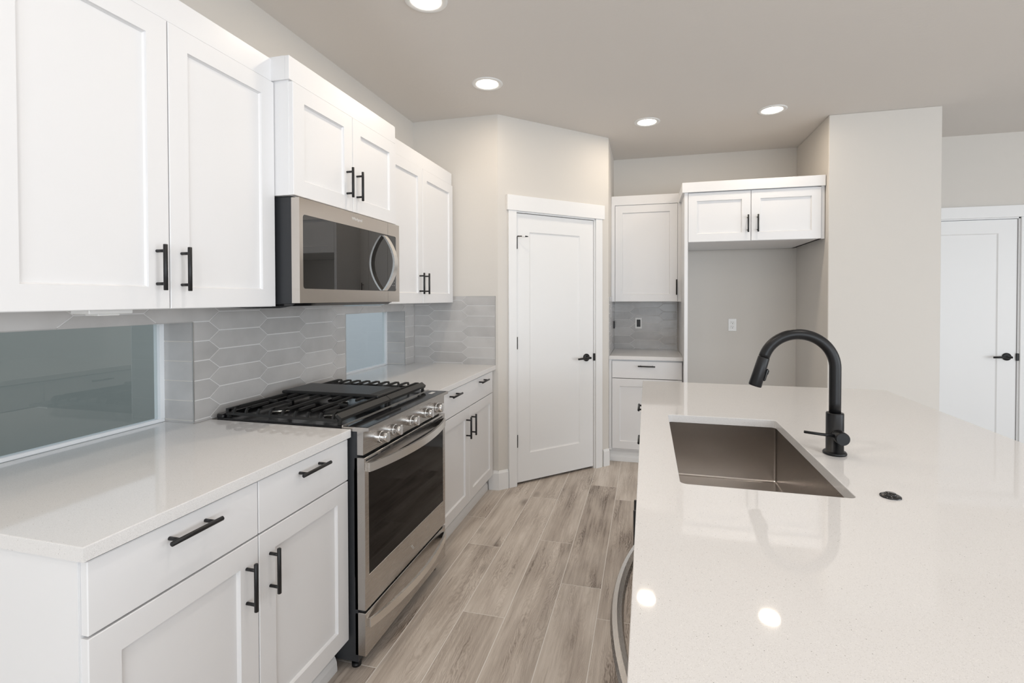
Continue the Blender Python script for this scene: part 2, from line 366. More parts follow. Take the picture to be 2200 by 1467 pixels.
# diagonal pantry wall with its door opening
DL = (P2 - P1) * math.sqrt(2)
RD = Matrix.Translation((P1, YP, 0)) @ Matrix.Rotation(A_DIAG, 4, 'Z')
m = MB(); m.M = RD
m.box(0, .145, 0, .11, 0, CEIL); m.box(.899, DL, 0, .11, 0, CEIL); m.box(.145, .899, 0, .11, 2.05, CEIL)
struct(m.build('wall_pantry_angled', 'wall'))
m = MB(); m.box(P2 - .1, P2, YD, YB, 0, CEIL); struct(m.build('wall_pantry_side', 'wall'))
m = MB(); m.box(P2 - .1, 3.8, YB, YB + .12, 0, CEIL); m.box(3.8, 4.64, YB, YB + .12, 2.045, CEIL); m.box(4.64, RIGHT + .2, YB, YB + .12, 0, CEIL)
struct(m.build('wall_back', 'wall'))
m = MB(); m.box(3.010, 3.712, 3.348, YB, 0, CEIL, bev=.004); struct(m.build('wall_chase', 'wall'))
# rear wall and right wall with big window openings
m = MB(); m.box(-.2, .3, REAR - .15, REAR, 0, CEIL); m.box(7.3, RIGHT, REAR - .15, REAR, 0, CEIL); m.box(.3, 7.3, REAR - .15, REAR, 2.4, CEIL); m.box(.3, 7.3, REAR - .15, REAR, 0, .3)
struct(m.build('wall_rear', 'wall'))
m = MB(); m.box(RIGHT, RIGHT + .15, REAR, -4.3, 0, CEIL); m.box(RIGHT, RIGHT + .15, 1.1, YB, 0, CEIL); m.box(RIGHT, RIGHT + .15, -4.3, 1.1, 2.45, CEIL); m.box(RIGHT, RIGHT + .15, -4.3, 1.1, 0, .35)
struct(m.build('wall_right', 'wall'))

def rear_window(name, a, b, z0, z1, axis, pos, n):
    t = bpy.data.objects.new(name, None); COL.objects.link(t); struct(t)
    f = MB(); q = .05
    def bx(u0, u1, za, zb):
        if axis == 'y': f.box(u0, u1, pos - .10, pos - .05, za, zb)
        else: f.box(pos + .05, pos + .10, u0, u1, za, zb)
    bx(a, b, z0, z0 + q); bx(a, b, z1 - q, z1)
    for i in range(n + 1):
        c = a + (b - a) * i / n; c = min(max(c, a + q / 2), b - q / 2); bx(c - q / 2, c + q / 2, z0, z1)
    f.build('window_frame', 'vinyl', t)
    g = MB()
    if axis == 'y': g.box(a, b, pos - .078, pos - .072, z0, z1)
    else: g.box(pos + .072, pos + .078, a, b, z0, z1)
    g.build('pane', 'pane', t)
rear_window('window_3', .3, 7.3, .3, 2.4, 'y', REAR, 5)
rear_window('window_4', -4.3, 1.1, .35, 2.45, 'x', RIGHT, 4)

# kitchen windows set in the tiled wall between counter and cupboards
for nm, (a, b) in (('window_1', W1), ('window_2', W2)):
    t = bpy.data.objects.new(nm, None); t.location = (-.14, (a + b) / 2, ZC); COL.objects.link(t); struct(t)
    f = MB(ZC); f.M = Matrix.Translation((.14, -(a + b) / 2, 0)); q = .020
    f.box(-.165, -.135, a, b, ZC, ZC + .014, bev=.002); f.box(-.165, -.135, a, b, WZ - .006, WZ, bev=.001)
    f.box(-.165, -.135, a, a + q, ZC + .014, WZ - .006); f.box(-.165, -.135, b - q, b, ZC + .014, WZ - .006)
    f.build('window_frame', 'vinyl', t)
    g = MB(ZC); g.M = f.M; g.box(-.154, -.148, a + q, b - q, ZC + .014, WZ - .006); g.build('pane', 'pane', t)
# what the kitchen windows look out on
m = MB(); m.box(-3.2, -3.05, 4.6, 14, -.3, 2.6); o = m.build('neighbouring_wall', 'siding'); struct(o)
m = MB(); m.box(-2.6, -2.55, -6, 4.5, -.3, 2.0); o = m.build('garden_fence', 'fence'); struct(o)
m = MB(); m.box(-6.0, -.2, -6, 14, -.4, -.3); struct(m.build('ground', 'gravel'))

# ---------------------------------------------------------------- picket tile
def clip(poly, a, b, c, d):
    def cut(P, f, ins):
        out = []
        for i in range(len(P)):
            p, q = P[i], P[(i + 1) % len(P)]; ip, iq = ins(p), ins(q)
            if ip: out.append(p)
            if ip != iq: out.append(f(p, q))
        return out
    def fx(v): return lambda p, q: (v, p[1] + (q[1] - p[1]) * (v - p[0]) / (q[0] - p[0]))
    def fy(v): return lambda p, q: (p[0] + (q[0] - p[0]) * (v - p[1]) / (q[1] - p[1]), v)
    for f, ins in ((fx(a), lambda p: p[0] >= a), (fx(b), lambda p: p[0] <= b), (fy(c), lambda p: p[1] >= c), (fy(d), lambda p: p[1] <= d)):
        if len(poly) < 3: return []
        poly = cut(poly, f, ins)
    return poly
HP, TIP, ROW, Z0R = 0.267, 0.050, 0.0773, 1.0015
def tiles(name, Mx, rects, u_ref, parity=0, seed=1, parent=None):
    """Mx maps (u, d, z) to the room; u_ref: a flat segment starts here (rows at Z0R + k*ROW when parity 0)"""
    m = MB(); m.M = Mx; rnd = random.Random(seed); g = .0046
    for a, b, c, d in rects: m.box(a, b, -.0055, 0, c, d, mi=1)
    ua = min(r[0] for r in rects); ub = max(r[1] for r in rects); za = min(r[2] for r in rects); zb = max(r[3] for r in rects)
    fl = HP - TIP
    for i in range(int((ua - u_ref) / HP) - 2, int((ub - u_ref) / HP) + 3):
        us = u_ref + i * HP; sh = 0.5 * ((i + parity) % 2)
        for k in range(int((za - Z0R) / ROW) - 2, int((zb - Z0R) / ROW) + 3):
            z = Z0R + (k + sh) * ROW; h = ROW; tone = rnd.uniform(.25, .75)
            gx = g / 2 * 1.35
            P = [(us - TIP + gx, z + h / 2), (us + g * .1, z + g / 2), (us + fl - g * .1, z + g / 2), (us + fl + TIP - gx, z + h / 2), (us + fl - g * .1, z + h - g / 2), (us + g * .1, z + h - g / 2)]
            for (a, b, c, d) in rects:
                Q = clip(P, a, b, c, d)
                if len(Q) < 3: continue
                ar = abs(sum(Q[j][0] * Q[(j + 1) % len(Q)][1] - Q[(j + 1) % len(Q)][0] * Q[j][1] for j in range(len(Q)))) / 2
                if ar < 2e-6: continue
                n = len(Q); V = [(x, -.0075, z_) for x, z_ in Q] + [(x, -.004, z_) for x, z_ in Q]
                m.add(V, [tuple(range(n))] + [(j, j + n, (j + 1) % n + n, (j + 1) % n) for j in range(n)], tone=tone)
    return m.build(name, ['tile', 'grout'], parent)
TL = Matrix.Rotation(A_LEFT, 4, 'Z')
bs = tiles('backsplash', TL, [(0.0, W1[0], ZC, 1.385), (W1[0], W1[1], WZ, 1.385), (W1[1], W2[0], ZC, 1.385), (W2[0], W2[1], WZ, 1.385), (W2[1], YP - .008, ZC, 1.385)], .950, 1, 5)
struct(bs)
bs2 = tiles('backsplash', Matrix.Translation((0, YP, 0)), [(.008, .650, ZC, 1.415)], .172, 0, 9); struct(bs2)
# window reveals (small faces turned into the openings)
for wi, (a, b) in enumerate((W1, W2)):
    # right reveal, facing -y ; left reveal, facing +y ; underside
    r = tiles('reveal_tile', Matrix.Translation((0, b + .006, 0)), [(-.136, .006, ZC, WZ)], -.16, 0, 20 + wi); struct(r)
    r = tiles('reveal_tile', Matrix.Translation((0, a - .006, 0)) @ Matrix.Rotation(PI, 4, 'Z'), [(-.006, .136, ZC, WZ)], -.03, 0, 30 + wi); struct(r)
    m = MB(); m.box(-.136, .006, a, b, WZ - .0005, WZ + .004); o = m.build('reveal_tile', 'tile'); struct(o)
    for yy in (a, b):
        m = MB(); m.box(.0045, .0085, yy - .002 if yy == b else yy - .002, yy + .002, ZC, WZ); struct(m.build('trim_tile_edge', 'alu'))
m = MB(); m.box(.650, .6525, YP - .008, YP, ZC, 1.417); m.box(.0, .6525, YP - .008, YP, 1.415, 1.4175); struct(m.build('trim_tile_edge', 'alu'))
bs3 = tiles('backsplash', Matrix.Translation((0, YB, 0)), [(P2 + .008, 2.0, ZC, 1.375)], 1.61, 0, 11); struct(bs3)
TS = Matrix.Translation((P2, 0, 0)) @ Matrix.Rotation(PI / 2, 4, 'Z')
bs4 = tiles('backsplash', TS, [(3.506, YB - .008, ZC, 1.415)], 3.60, 0, 12); struct(bs4)

# ---------------------------------------------------------------- baseboards, casings, doors
def bboard(m, x0, x1, h=.140, t=.014):
    P = [(0, 0), (-t, 0), (-t, h - .018), (-t * .55, h - .006), (-t * .4, h), (0, h)]
    V = [(x, d, z) for x in (x0, x1) for d, z in P]; n = len(P)
    m.add(V, [(i, (i + 1) % n, n + (i + 1) % n, n + i) for i in range(n)] + [tuple(range(n)), tuple(reversed(range(n, 2 * n)))])
m = MB(); m.M = RD; bboard(m, -.004, .078); bboard(m, .985, DL + .004); struct(m.build('baseboard_pantry_angled', 'trim'))
m = MB(); m.M = Matrix.Translation((0, YP, 0)); bboard(m, .60, P1 + .006); struct(m.build('baseboard_pantry_return', 'trim'))
m = MB(); m.M = Matrix.Translation((0, YB, 0)); bboard(m, 2.05, 3.0); bboard(m, 3.72, 3.72 + .01); bboard(m, 4.73, RIGHT); struct(m.build('baseboard_back', 'trim'))
m = MB(); m.M = Matrix.Translation((0, 3.348, 0)); bboard(m, 3.0, 3.72); struct(m.build('baseboard_chase', 'trim'))
m = MB(); m.M = Matrix.Translation((3.010, 0, 0)) @ Matrix.Rotation(-PI / 2, 4, 'Z'); bboard(m, -YB + .02, -3.36); struct(m.build('baseboard_alcove', 'trim'))

def casing(name, Mx, s0, s1, c, z_top, head_h=.113):
    m = MB(); m.M = Mx
    m.box(s0 - c, s0, -.018, 0, 0, z_top, bev=.0015); m.box(s1, s1 + c, -.018, 0, 0, z_top, bev=.0015)
    m.box(s0 - c - .012, s1 + c + .02, -.024, 0, z_top, z_top + head_h, bev=.0015)
    # jamb and stops
    m.box(s0 - .001, s0 + .004, -.004, .11, 0, z_top); m.box(s1 - .010, s1, -.004, .11, 0, z_top); m.box(s0, s1, -.004, .11, z_top - .010, z_top)
    return struct(m.build(name, 'trim'))
casing('trim_1', RD, .150, .900, .068, 2.050)
RB2 = Matrix.Translation((0, YB, 0))
casing('trim_2', RB2, 3.800, 4.640, .085, 2.050, .095)

def door(name, Mx, rz, s0, s1, z0, z1, px0, px1, pz0, pz1, hinge_left=True, kx=None, kz=.915, hinges=()):
    org = Mx @ Vector((s0, 0, 0))
    t = bpy.data.objects.new(name, None); t.location = (org.x, org.y, 0); t.rotation_euler = (0, 0, rz); COL.objects.link(t); struct(t)
    m = MB(); w = s1 - s0
    def ring(a, b, c, d, y): return [(a, y, c), (b, y, c), (b, y, d), (a, y, d)]
    a, b, c, d = px0 - s0, px1 - s0, pz0, pz1; df = .006
    R = [ring(0, w, z0, z1, df + .035), ring(0, w, z0, z1, df), ring(a, b, c, d, df), ring(a + .008, b - .008, c + .008, d - .008, df + .007), ring(a + .014, b - .014, c + .014, d - .014, df + .008)]
    V = sum(R, []); Fc = []
    for i in range(4):
        for k in range(4):
            k2 = (k + 1) % 4; Fc.append((i * 4 + k, i * 4 + k2, i * 4 + 4 + k2, i * 4 + 4 + k))
    Fc += [(16, 17, 18, 19), (3, 2, 1, 0)]; m.add(V, Fc)
    sl = m.build('slab', 'trim', t)
    for hz in hinges:
        h = MB(); h.tube([(-.001, -.004, hz - .046), (-.001, -.004, hz + .046)], 0.0082, 12); h.box(-.008, .012, .001, .0075, hz - .045, hz + .045); h.build('hinge', 'black', t)
    if kx:
        k = kx - s0; h = MB()
        h.lathe((k, df, kz), [(0, -.012), (.027, -.012), (.031, -.008), (.031, 0)], 32, 'y')
        h.tube([(k, df - .012, kz), (k, df - .042, kz)], .011, 16)
        h.tube([(k + .012, df - .047, kz), (k - .06, df - .050, kz - .001), (k - .112, df - .046, kz - .004)], [.0095, .0085, .0075], 14)
        h.build('lever_handle', 'black', t)
        h = MB(); h.box(w - .004, w + .014, -.008, .004, kz - .030, kz + .030, bev=.003); h.build('strike_plate', 'black', t)
    return t
d1 = door('door_1', RD, A_DIAG, .156, .888, .018, 2.036, .274, .753, .228, 1.902, True, .815, .919, (1.815, 1.068, .333))
h = MB(); h.tube([(.002, -.012, 1.862), (.030, -.030, 1.862)], .004, 8); h.tube([(.052, -.042, 1.861), (.072, -.052, 1.859)], [.006, .003], 8); h.build('hinge_stop', 'black', d1)
h = MB(); h.tube([(.030, -.030, 1.862), (.052, -.042, 1.861)], .006, 10); h.build('stop_bumper', 'plate', d1)
door('door_2', RB2, 0, 3.806, 4.626, .018, 2.036, 3.93, 4.500, .228, 1.925, True, 4.562, .918, ())
# dark sheet standing in for the shade behind the pantry door gap
m = MB(); m.M = RD; m.box(.145, .899, .060, .062, 0, 2.05); struct(m.build('door_gap_dark_sheet', 'dark_gap'))

# ---------------------------------------------------------------- cabinets
def pull(parent, x, z, vertical, dz, L=.134, dd=0.0):
    h = MB(dz); r = .0058; so = .032
    if vertical:
        h.tube([(x, dd - so, z - L / 2), (x, dd - so, z - L / 2 + .001), (x, dd - so, z + L / 2 - .001), (x, dd - so, z + L / 2)], [r * .8, r, r, r * .8], 14)
        for q in (-.048, .048): h.tube([(x, dd, z + q), (x, dd - so, z + q)], .0046, 10)
    else:
        h.tube([(x - L / 2, dd - so, z), (x - L / 2 + .001, dd - so, z), (x + L / 2 - .001, dd - so, z), (x + L / 2, dd - so, z)], [r * .8, r, r, r * .8], 14)
        for q in (-.048, .048): h.tube([(x + q, dd, z), (x + q, dd - so, z)], .0046, 10)
    return h.build('pull_handle', 'black', parent)
GAP = .0016
def shaker_door(root, x0, x1, z0, z1, px=None, pz=None, st=.064):
    m = mb(root); m.shaker(x0 + GAP, x1 - GAP, z0, z1, st=st); o = m.build('door', 'white', root)
    if px is not None: pull(o, px, pz, True, root.location.z)
    return o
def slab_drawer(root, x0, x1, z0, z1, pulls=()):
    m = mb(root); m.box(x0 + GAP, x1 - GAP, 0, .019, z0, z1, bev=.0018); o = m.build('drawer', 'white', root)
    for p, z in pulls: pull(o, p, z, False, root.location.z, .140)
    return o

def carcass(root, x0, x1, d0, d1, z0, z1, side=.0):
    m = mb(root); t = .018
    m.box(x0, x0 + t, d0, d1, z0, z1); m.box(x1 - t, x1, d0, d1, z0, z1); m.box(x0 + t, x1 - t, d0, d1, z0, z0 + t); m.box(x0 + t, x1 - t, d0, d1, z1 - t, z1)
    m.box(x0 + t, x1 - t, d1 - .006, d1, z0 + t, z1 - t)
    m.box(x0 + t, x0 + .035, d0, d0 + .018, z0 + t, z1 - t); m.box(x1 - .035, x1 - t, d0, d0 + .018, z0 + t, z1 - t)
    return m.build('carcass', 'white', root)
def toe(root, x0, x1, dep=.060):
    m = mb(root)
    m.box(x0, x1, dep, dep + .016, 0, .108)
    P = [(dep, 0), (dep - .012, 0), (dep - .012, .012), (dep - .010, .034), (dep - .003, .052), (dep, .054)]
    V = [(x, d, z) for x in (x0, x1) for d, z in P]; n = len(P)
    m.add(V, [(i, (i + 1) % n, n + (i + 1) % n, n + i) for i in range(n)] + [tuple(range(n)), tuple(reversed(range(n, 2 * n)))])
    return m.build('toe_kick', 'trim', root)

# -- near base cabinet, left of the range
R_Y0, R_Y1 = .903, 1.659
b1 = thing('base_cabinet', (XD, 0, 0), 'white base cabinet with two drawers over two doors, nearest the camera left of the range', 'cabinet', A_LEFT)
carcass(b1, .012, .897, .019, XD - .004, .108, ZC - .0305)
toe(b1, .014, .890)
m = mb(b1); m.box(.0095, .0118, .0205, XD - .004, 0, ZC - .0305); m.build('end_panel', 'white', b1)
slab_drawer(b1, .012, .4585, .7255, .877, [(.236, .842)]); slab_drawer(b1, .4585, .896, .7255, .877, [(.680, .842)])
shaker_door(b1, .012, .4585, .124, .7205, .414, .600); shaker_door(b1, .4585, .896, .124, .7205, .502, .600)
# -- far base cabinet
b2 = thing('base_cabinet', (XD, R_Y1, 0), 'white shaker base cabinet with one wide two-pull drawer, between the range and the pantry wall', 'cabinet', A_LEFT)
o2 = R_Y1
carcass(b2, .005, YP - o2 - .004, .019, XD - .004, .108, ZC - .0305); toe(b2, .005, YP - o2 - .016)
slab_drawer(b2, .010, 2.672 - o2, .7255, .877, [(1.922 - o2, .846), (2.425 - o2, .846)])
shaker_door(b2, .010, 2.183 - o2, .124, .7205, 2.136 - o2, .603); shaker_door(b2, 2.183 - o2, 2.672 - o2, .124, .7205, 2.226 - o2, .603)

# -- wall cabinets
def crown(root, x0, x1, z0, z1, d, depth, ends=(True, True)):
    m = mb(root); m.box(x0, x1, d, d + .019, z0, z1, bev=.0012)
    if ends[0]: m.box(x0, x0 + .018, d + .019, depth, z0, z1)
    if ends[1]: m.box(x1 - .018, x1, d + .019, depth, z0, z1)
    m.box(x0 + (.018 if ends[0] else 0), x1 - (.018 if ends[1] else 0), d + .019, depth, z0 + .0004, z0 + .012)
    return m.build('crown_board', 'white', root)
UZ0, UZ1, UC = 1.3706, 2.2357, 2.3210
u1 = thing('wall_cabinet', (XU, 0, UZ0), 'white two-door shaker wall cabinet at the upper left, nearest the camera', 'cabinet', A_LEFT)
carcass(u1, .024, .8935, .019, XU, UZ0, UC - .086); crown(u1, .010, .8935, UZ1 - .001, UC, .010, XU)
shaker_door(u1, .026, .4590, UZ0 + .001, UZ1 - .006, .418, 1.493); shaker_door(u1, .4590, .8935, UZ0 + .001, UZ1 - .006, .497, 1.492)
u2 = thing('wall_cabinet', (XM, .8955, 1.798), 'short white two-door shaker wall cabinet directly above the microwave', 'cabinet', A_LEFT)
q = .8955
carcass(u2, 0, .7965, .019, XM, 1.798, UZ1); crown(u2, -.008, .8045, UZ1 - .001, UC + .004, .008, XM)
shaker_door(u2, .001, .3955, 1.799, UZ1 - .006, 1.2435 - q, 1.922); shaker_door(u2, .3955, .796, 1.799, UZ1 - .006, 1.322 - q, 1.920)
u3 = thing('wall_cabinet', (XU, 1.694, UZ0), 'white two-door shaker wall cabinet between the microwave and the pantry wall', 'cabinet', A_LEFT)
q = 1.694
carcass(u3, 0, 2.688 - q, .019, XU, UZ0, UC - .086); crown(u3, .009, 2.690 - q, UZ1 - .001, UC, .010, XU)
shaker_door(u3, .002, 2.183 - q, UZ0 + .001, UZ1 - .006, 2.135 - q, 1.496); shaker_door(u3, 2.183 - q, 2.687 - q, UZ0 + .001, UZ1 - .006, 2.209 - q, 1.496)

# under-cabinet light bar
t = thing('under_cabinet_light', (.20, .363, UZ0), 'small white light bar fixed under the nearest wall cabinet above the left window', 'light fixture')
m = mb(t); m.box(-.035, .035, -.060, .060, UZ0 - .012, UZ0 - .0005, bev=.002); m.build('housing', 'plate', t)
m = mb(t); m.box(-.025, .025, -.030, .030, UZ0 - .0175, UZ0 - .012, bev=.002); m.build('diffuser', 'plate', t)

# -- corner base and wall cabinets by the refrigerator alcove
YC3, YU3, YF = 3.530, 3.800, 3.405
c1 = thing('base_cabinet', (P2, YC3, 0), 'narrow white base cabinet with one drawer over one door, left of the refrigerator alcove', 'cabinet', A_BACK)
Lc = 2.010 - P2
carcass(c1, .002, Lc - .003, .019, YB - YC3 - .004, .108, ZC - .0305)
m = mb(c1); m.box(.001, .022, .002, .019, .108, ZC - .0305); m.build('filler_strip', 'white', c1)
toe(c1, .004, Lc - .003)
slab_drawer(c1, .024, Lc - .006, .7255, .870, [(.310, .832)])
shaker_door(c1, .024, Lc - .006, .124, .7205)
c2 = thing('wall_cabinet', (P2, YU3, UZ0), 'single-door white shaker wall cabinet beside the refrigerator alcove', 'cabinet', A_BACK)
carcass(c2, .002, Lc, .019, YB - YU3 - .002, UZ0, UZ1); crown(c2, .001, Lc - .001, UZ1 - .001, UC - .004, .004, YB - YU3 - .002, (False, False))
m = mb(c2); m.box(.001, .032, .002, .019, UZ0, UZ1); m.build('filler_strip', 'white', c2)
m = mb(c2); m.box(Lc - .028, Lc, .006, .019, UZ0, UZ1); m.build('filler_strip', 'white', c2)
m = mb(c2); m.shaker(.035, Lc - .030, UZ0 + .001, UZ1 - .007); dd_ = m.build('door', 'white', c2); pull(dd_, 1.972 - P2, 1.497, True, UZ0)
# -- refrigerator surround
f1 = thing('refrigerator_cabinet', (2.010, YF, 0), 'white two-door cabinet over the empty refrigerator alcove, with a tall side panel', 'cabinet', A_BACK)
Lf = 3.006 - 2.010
m = mb(f1); m.box(0, .026, 0, YB - YF - .002, 0, UZ1); m.build('side_panel', 'white', f1)
m = mb(f1); t_ = .018
FZ0 = 1.843
m.box(.026, Lf - .022, .021, YB - YF - .002, FZ0, FZ0 + t_); m.box(.026, Lf - .022, .021, YB - YF - .002, UZ1 - t_, UZ1); m.box(Lf - .040, Lf - .022, .021, YB - YF - .002, FZ0, UZ1)
m.box(.026, Lf - .022, YB - YF - .010, YB - YF - .002, FZ0, UZ1)
m.build('carcass', 'white', f1)
m = mb(f1); m.box(Lf - .022, Lf, .010, .030, FZ0, UZ1); m.build('filler_strip', 'white', f1)
crown(f1, -.018, Lf - .001, UZ1 - .001, UC - .008, -.014, YB - YF - .002, (True, False))
shaker_door(f1, .027, .4875, FZ0 + .001, UZ1 - .006, 2.473 - 2.010, 1.973); shaker_door(f1, .4875, Lf - .024, FZ0 + .001, UZ1 - .006, 2.543 - 2.010, 1.973)

# ---------------------------------------------------------------- countertops
def counter(name, poly, label, z0=ZC - .030, z1=ZC, hole=None):
    m = MB(z0); m.prism(poly, z0, z1, bev=.002, hole=hole); o = m.build(name, 'quartz'); o.location = (0, 0, z0)
    return tag(o, label, 'countertop')
ws = -.134
counter('countertop', [(.008, 0), (XC, 0), (XC, .900), (.008, .900), (.008, W1[1] - .001), (ws, W1[1] - .001), (ws, W1[0] + .001), (.008, W1[0] + .001)],
        'pale speckled quartz countertop left of the range, running into the left window sill')
counter('countertop', [(.008, 1.662), (XC, 1.662), (XC, YP - .001), (.008, YP - .001), (.008, W2[1] - .001), (ws, W2[1] - .001), (ws, W2[0] + .001), (.008, W2[0] + .001)],
        'pale speckled quartz countertop between the range and the pantry wall')
counter('countertop', [(P2 + .001, 3.512), (2.008, 3.512), (2.008, YB - .008), (P2 + .008, YB - .008), (P2 + .008, 3.52), (P2 + .001, 3.52)],
        'small quartz countertop beside the refrigerator alcove, under the single-door cabinet')
IX0, IX1, IY0, IY1 = 1.698, 2.940, -.36, 2.269
SX0, SX1, SY0, SY1 = 1.808, 2.217, .636, 1.427
def rrect(x0, x1, y0, y1, r, n=6):
    P = []
    for cx, cy, a0 in ((x1 - r, y1 - r, 0), (x0 + r, y1 - r, 90), (x0 + r, y0 + r, 180), (x1 - r, y0 + r, 270)):
        for k in range(n + 1):
            a = math.radians(a0 + 90 * k / n); P.append((cx + r * math.cos(a), cy + r * math.sin(a)))
    return P
counter('island_countertop', [(IX0, IY0), (IX1, IY0), (IX1, IY1), (IX0, IY1)], 'large white speckled quartz island countertop with an undermount sink cutout',
        hole=rrect(SX0, SX1, SY0, SY1, .018))

# ---------------------------------------------------------------- island body
IXF = 1.714
def isl_x(y, ref): return ref - y          # local u runs toward -y
ZI = ZC - .0305
e1 = thing('island_cabinet', (IXF, 2.232, 0), 'white island drawer cabinet at the far end with three stacked drawers facing the range', 'cabinet', A_ISL)
carcass(e1, 0, .662, .019, .60, .108, ZI); toe(e1, 0, .662)
for (za, zb, zp) in ((.7255, .877, .835), (.428, .7205, .668), (.124, .423, .383)): slab_drawer(e1, .001, .661, za, zb, [(.331, zp)])
e2 = thing('island_cabinet', (IXF, 1.570, 0), 'white island sink cabinet with two doors beneath the sink', 'cabinet', A_ISL)
m = mb(e2)
for a, b in ((0, .018), (.990, 1.008)): m.box(a, b, .019, .60, .108, ZI)
m.box(.018, .990, .019, .60, .108, .126); m.box(.018, .990, .019, .037, ZI - .07, ZI - .035); m.box(.018, .990, .592, .60, .126, ZI); m.box(.912, 1.008, .001, .019, .108, ZI)
m.build('carcass', 'white', e2); toe(e2, 0, 1.008)
m = mb(e2); m.box(.001, .911, 0, .019, .7255, .877, bev=.0018); m.build('false_front', 'white', e2)
shaker_door(e2, 0, .456, .124, .7205, .410, .580); shaker_door(e2, .456, .912, .124, .7205, .502, .580)
e3 = thing('dishwasher', (IXF, .561, 0), 'stainless dishwasher with a long bowed bar handle, built into the near part of the island', 'dishwasher', A_ISL)
m = mb(e3); m.box(.003, .603, .030, .60, .02, ZI - .004); m.build('tub', 'side_grey', e3)
m = mb(e3); m.box(.004, .602, 0, .030, .115, ZI - .008, bev=.003); dwd = m.build('door', 'steel_v', e3)
pts = []; nrm = []
for i in range(33):
    k = i / 32; u = .030 + .546 * k; bow = .053 * math.sin(PI * k) ** .75 + .004
    pts.append((u, -bow + .010, .800))
m = mb(e3); m.tube(pts, .0125, 8, smooth=False); m.build('bar_handle', 'steel_v', dwd)  # darker steel than other handles: shade under the counter put into the colour
m = mb(e3); m.box(.005, .601, .05, .06, .0, .11); m.build('kick_plate', 'side_grey', e3)
e4 = thing('island_cabinet', (IXF, -.046, 0), 'white island end cabinet at the near end beside the dishwasher', 'cabinet', A_ISL)
carcass(e4, .001, .284, .019, .60, .0, ZI); slab_drawer(e4, .002, .282, .7255, .877); shaker_door(e4, .002, .282, .124, .7205)
m = MB(0); m.box(0, .018, -.33, 2.232, 0, ZI); m.box(.018, .03, -.33, 2.232, 0, .14); o = m.build('island_back_panel', 'white'); o.location = (2.327, 0, 0)
tag(o, 'white back panel of the island facing the seating side', 'panel')

# ---------------------------------------------------------------- sink
t = thing('sink', ((SX0 + SX1) / 2, (SY0 + SY1) / 2, .664), 'rectangular brushed stainless undermount sink set in the island countertop', 'sink')
def sink_bowl():
    m = MB(); o = .004; zt = ZC - .0305
    bm = bmesh.new(); cx, cy = (SX0 + SX1) / 2, (SY0 + SY1) / 2
    lv = [(o + .020, zt, .016), (o, zt, .007), (o, .670, .007), (o - .002, .6665, .007), (o - .004, .665, .008), (o - .05, .6645, .02)]
    rings = []
    for e, z, r in lv:
        P = rrect(SX0 - e, SX1 + e, SY0 - e, SY1 + e, max(r, .006), 6); rings.append([(x - cx, y - cy, z - .664) for x, y in P])
    n = len(rings[0]); V = sum(rings, []); Fc = []
    for i in range(len(rings) - 1):
        for k in range(n): Fc.append((i * n + k, i * n + (k + 1) % n, (i + 1) * n + (k + 1) % n, (i + 1) * n + k))
    Fc.append(tuple((len(rings) - 1) * n + k for k in range(n)))
    m.add(V, Fc)
    ob = m.build('bowl', 'sink', t); return ob
sink_bowl()
m = MB(); m.lathe((0, 0, 0), [(.0, .0035), (.030, .0035), (.042, .006), (.048, .005), (.050, .0025)], 32); m.build('drain', 'chrome', t)

# ---------------------------------------------------------------- faucet
FX, FY = 2.289, 1.007
t = thing('faucet', (FX, FY, ZC), 'matte black gooseneck pull-down faucet standing behind the sink', 'faucet')
m = MB(); m.lathe((0, 0, 0), [(.0, 0), (.031, 0), (.033, .002), (.033, .006), (.030, .010), (.0245, .011), (.0245, .127), (.0235, .129), (.016, .129)], 40)
m.build('base', 'faucet', t)
m = MB(); R = .1035; zc_ = .268; pts = [(0, 0, .125), (0, 0, .16), (0, 0, .21), (0, 0, .25)]
for k in range(0, 33):
    a = math.radians(164 * k / 32); pts.append((-R + R * math.cos(a), 0, zc_ + R * math.sin(a)))
ex, ez = pts[-1][0], pts[-1][2]; ta = math.radians(164); dx, dz_ = -math.sin(ta), math.cos(ta)
m.tube(pts, .0166, 28); m.build('spout', 'faucet', t)
def hp(s): return (ex + dx * s, 0, ez + dz_ * s)
m = MB(); m.tube([hp(.0005), hp(.002), hp(.05), hp(.094), hp(.097)], [.0168, .0176, .0186, .0198, .0188], 28)
sh = m.build('spray_head', 'faucet', t)
m = MB(); bx_, bz_ = hp(.055)[0], hp(.055)[2]
m.M = Matrix.Translation((bx_ + .0195, 0, bz_ - .004)) @ Matrix.Rotation((PI - ta), 4, 'Y')
m.box(-.004, .0045, -.009, .009, -.020, .020, bev=.003); m.box(.003, .0065, -.007, .007, .003, .017, bev=.0015); m.build('spray_button', 'gloss_black', sh)
m = MB(); m.tube([(0, -.018, .064), (0, -.030, .064)], .0175, 28); m.tube([(0, -.031, .064), (0, -.033, .064), (0, -.066, .064), (0, -.069, .064)], [.0185, .0195, .0195, .0180], 32)
vk = m.build('valve_knob', 'faucet', t)
m = MB(); m.tube([(-.012, -.050, .068), (-.06, -.050, .072), (-.100, -.050, .076)], [.0048, .0044, .0042], 12); m.build('lever', 'faucet', vk)
t = thing('air_switch', (2.299, .668, ZC), 'round black push button in the island countertop beside the sink', 'button')
m = MB(); m.lathe((0, 0, 0), [(.0226, 0), (.0222, .003), (.019, .0048), (.0135, .005), (.0125, .0046), (.0125, .0075), (.011, .0095), (.0, .0105)], 36); m.build('cap', 'gloss_black', t)

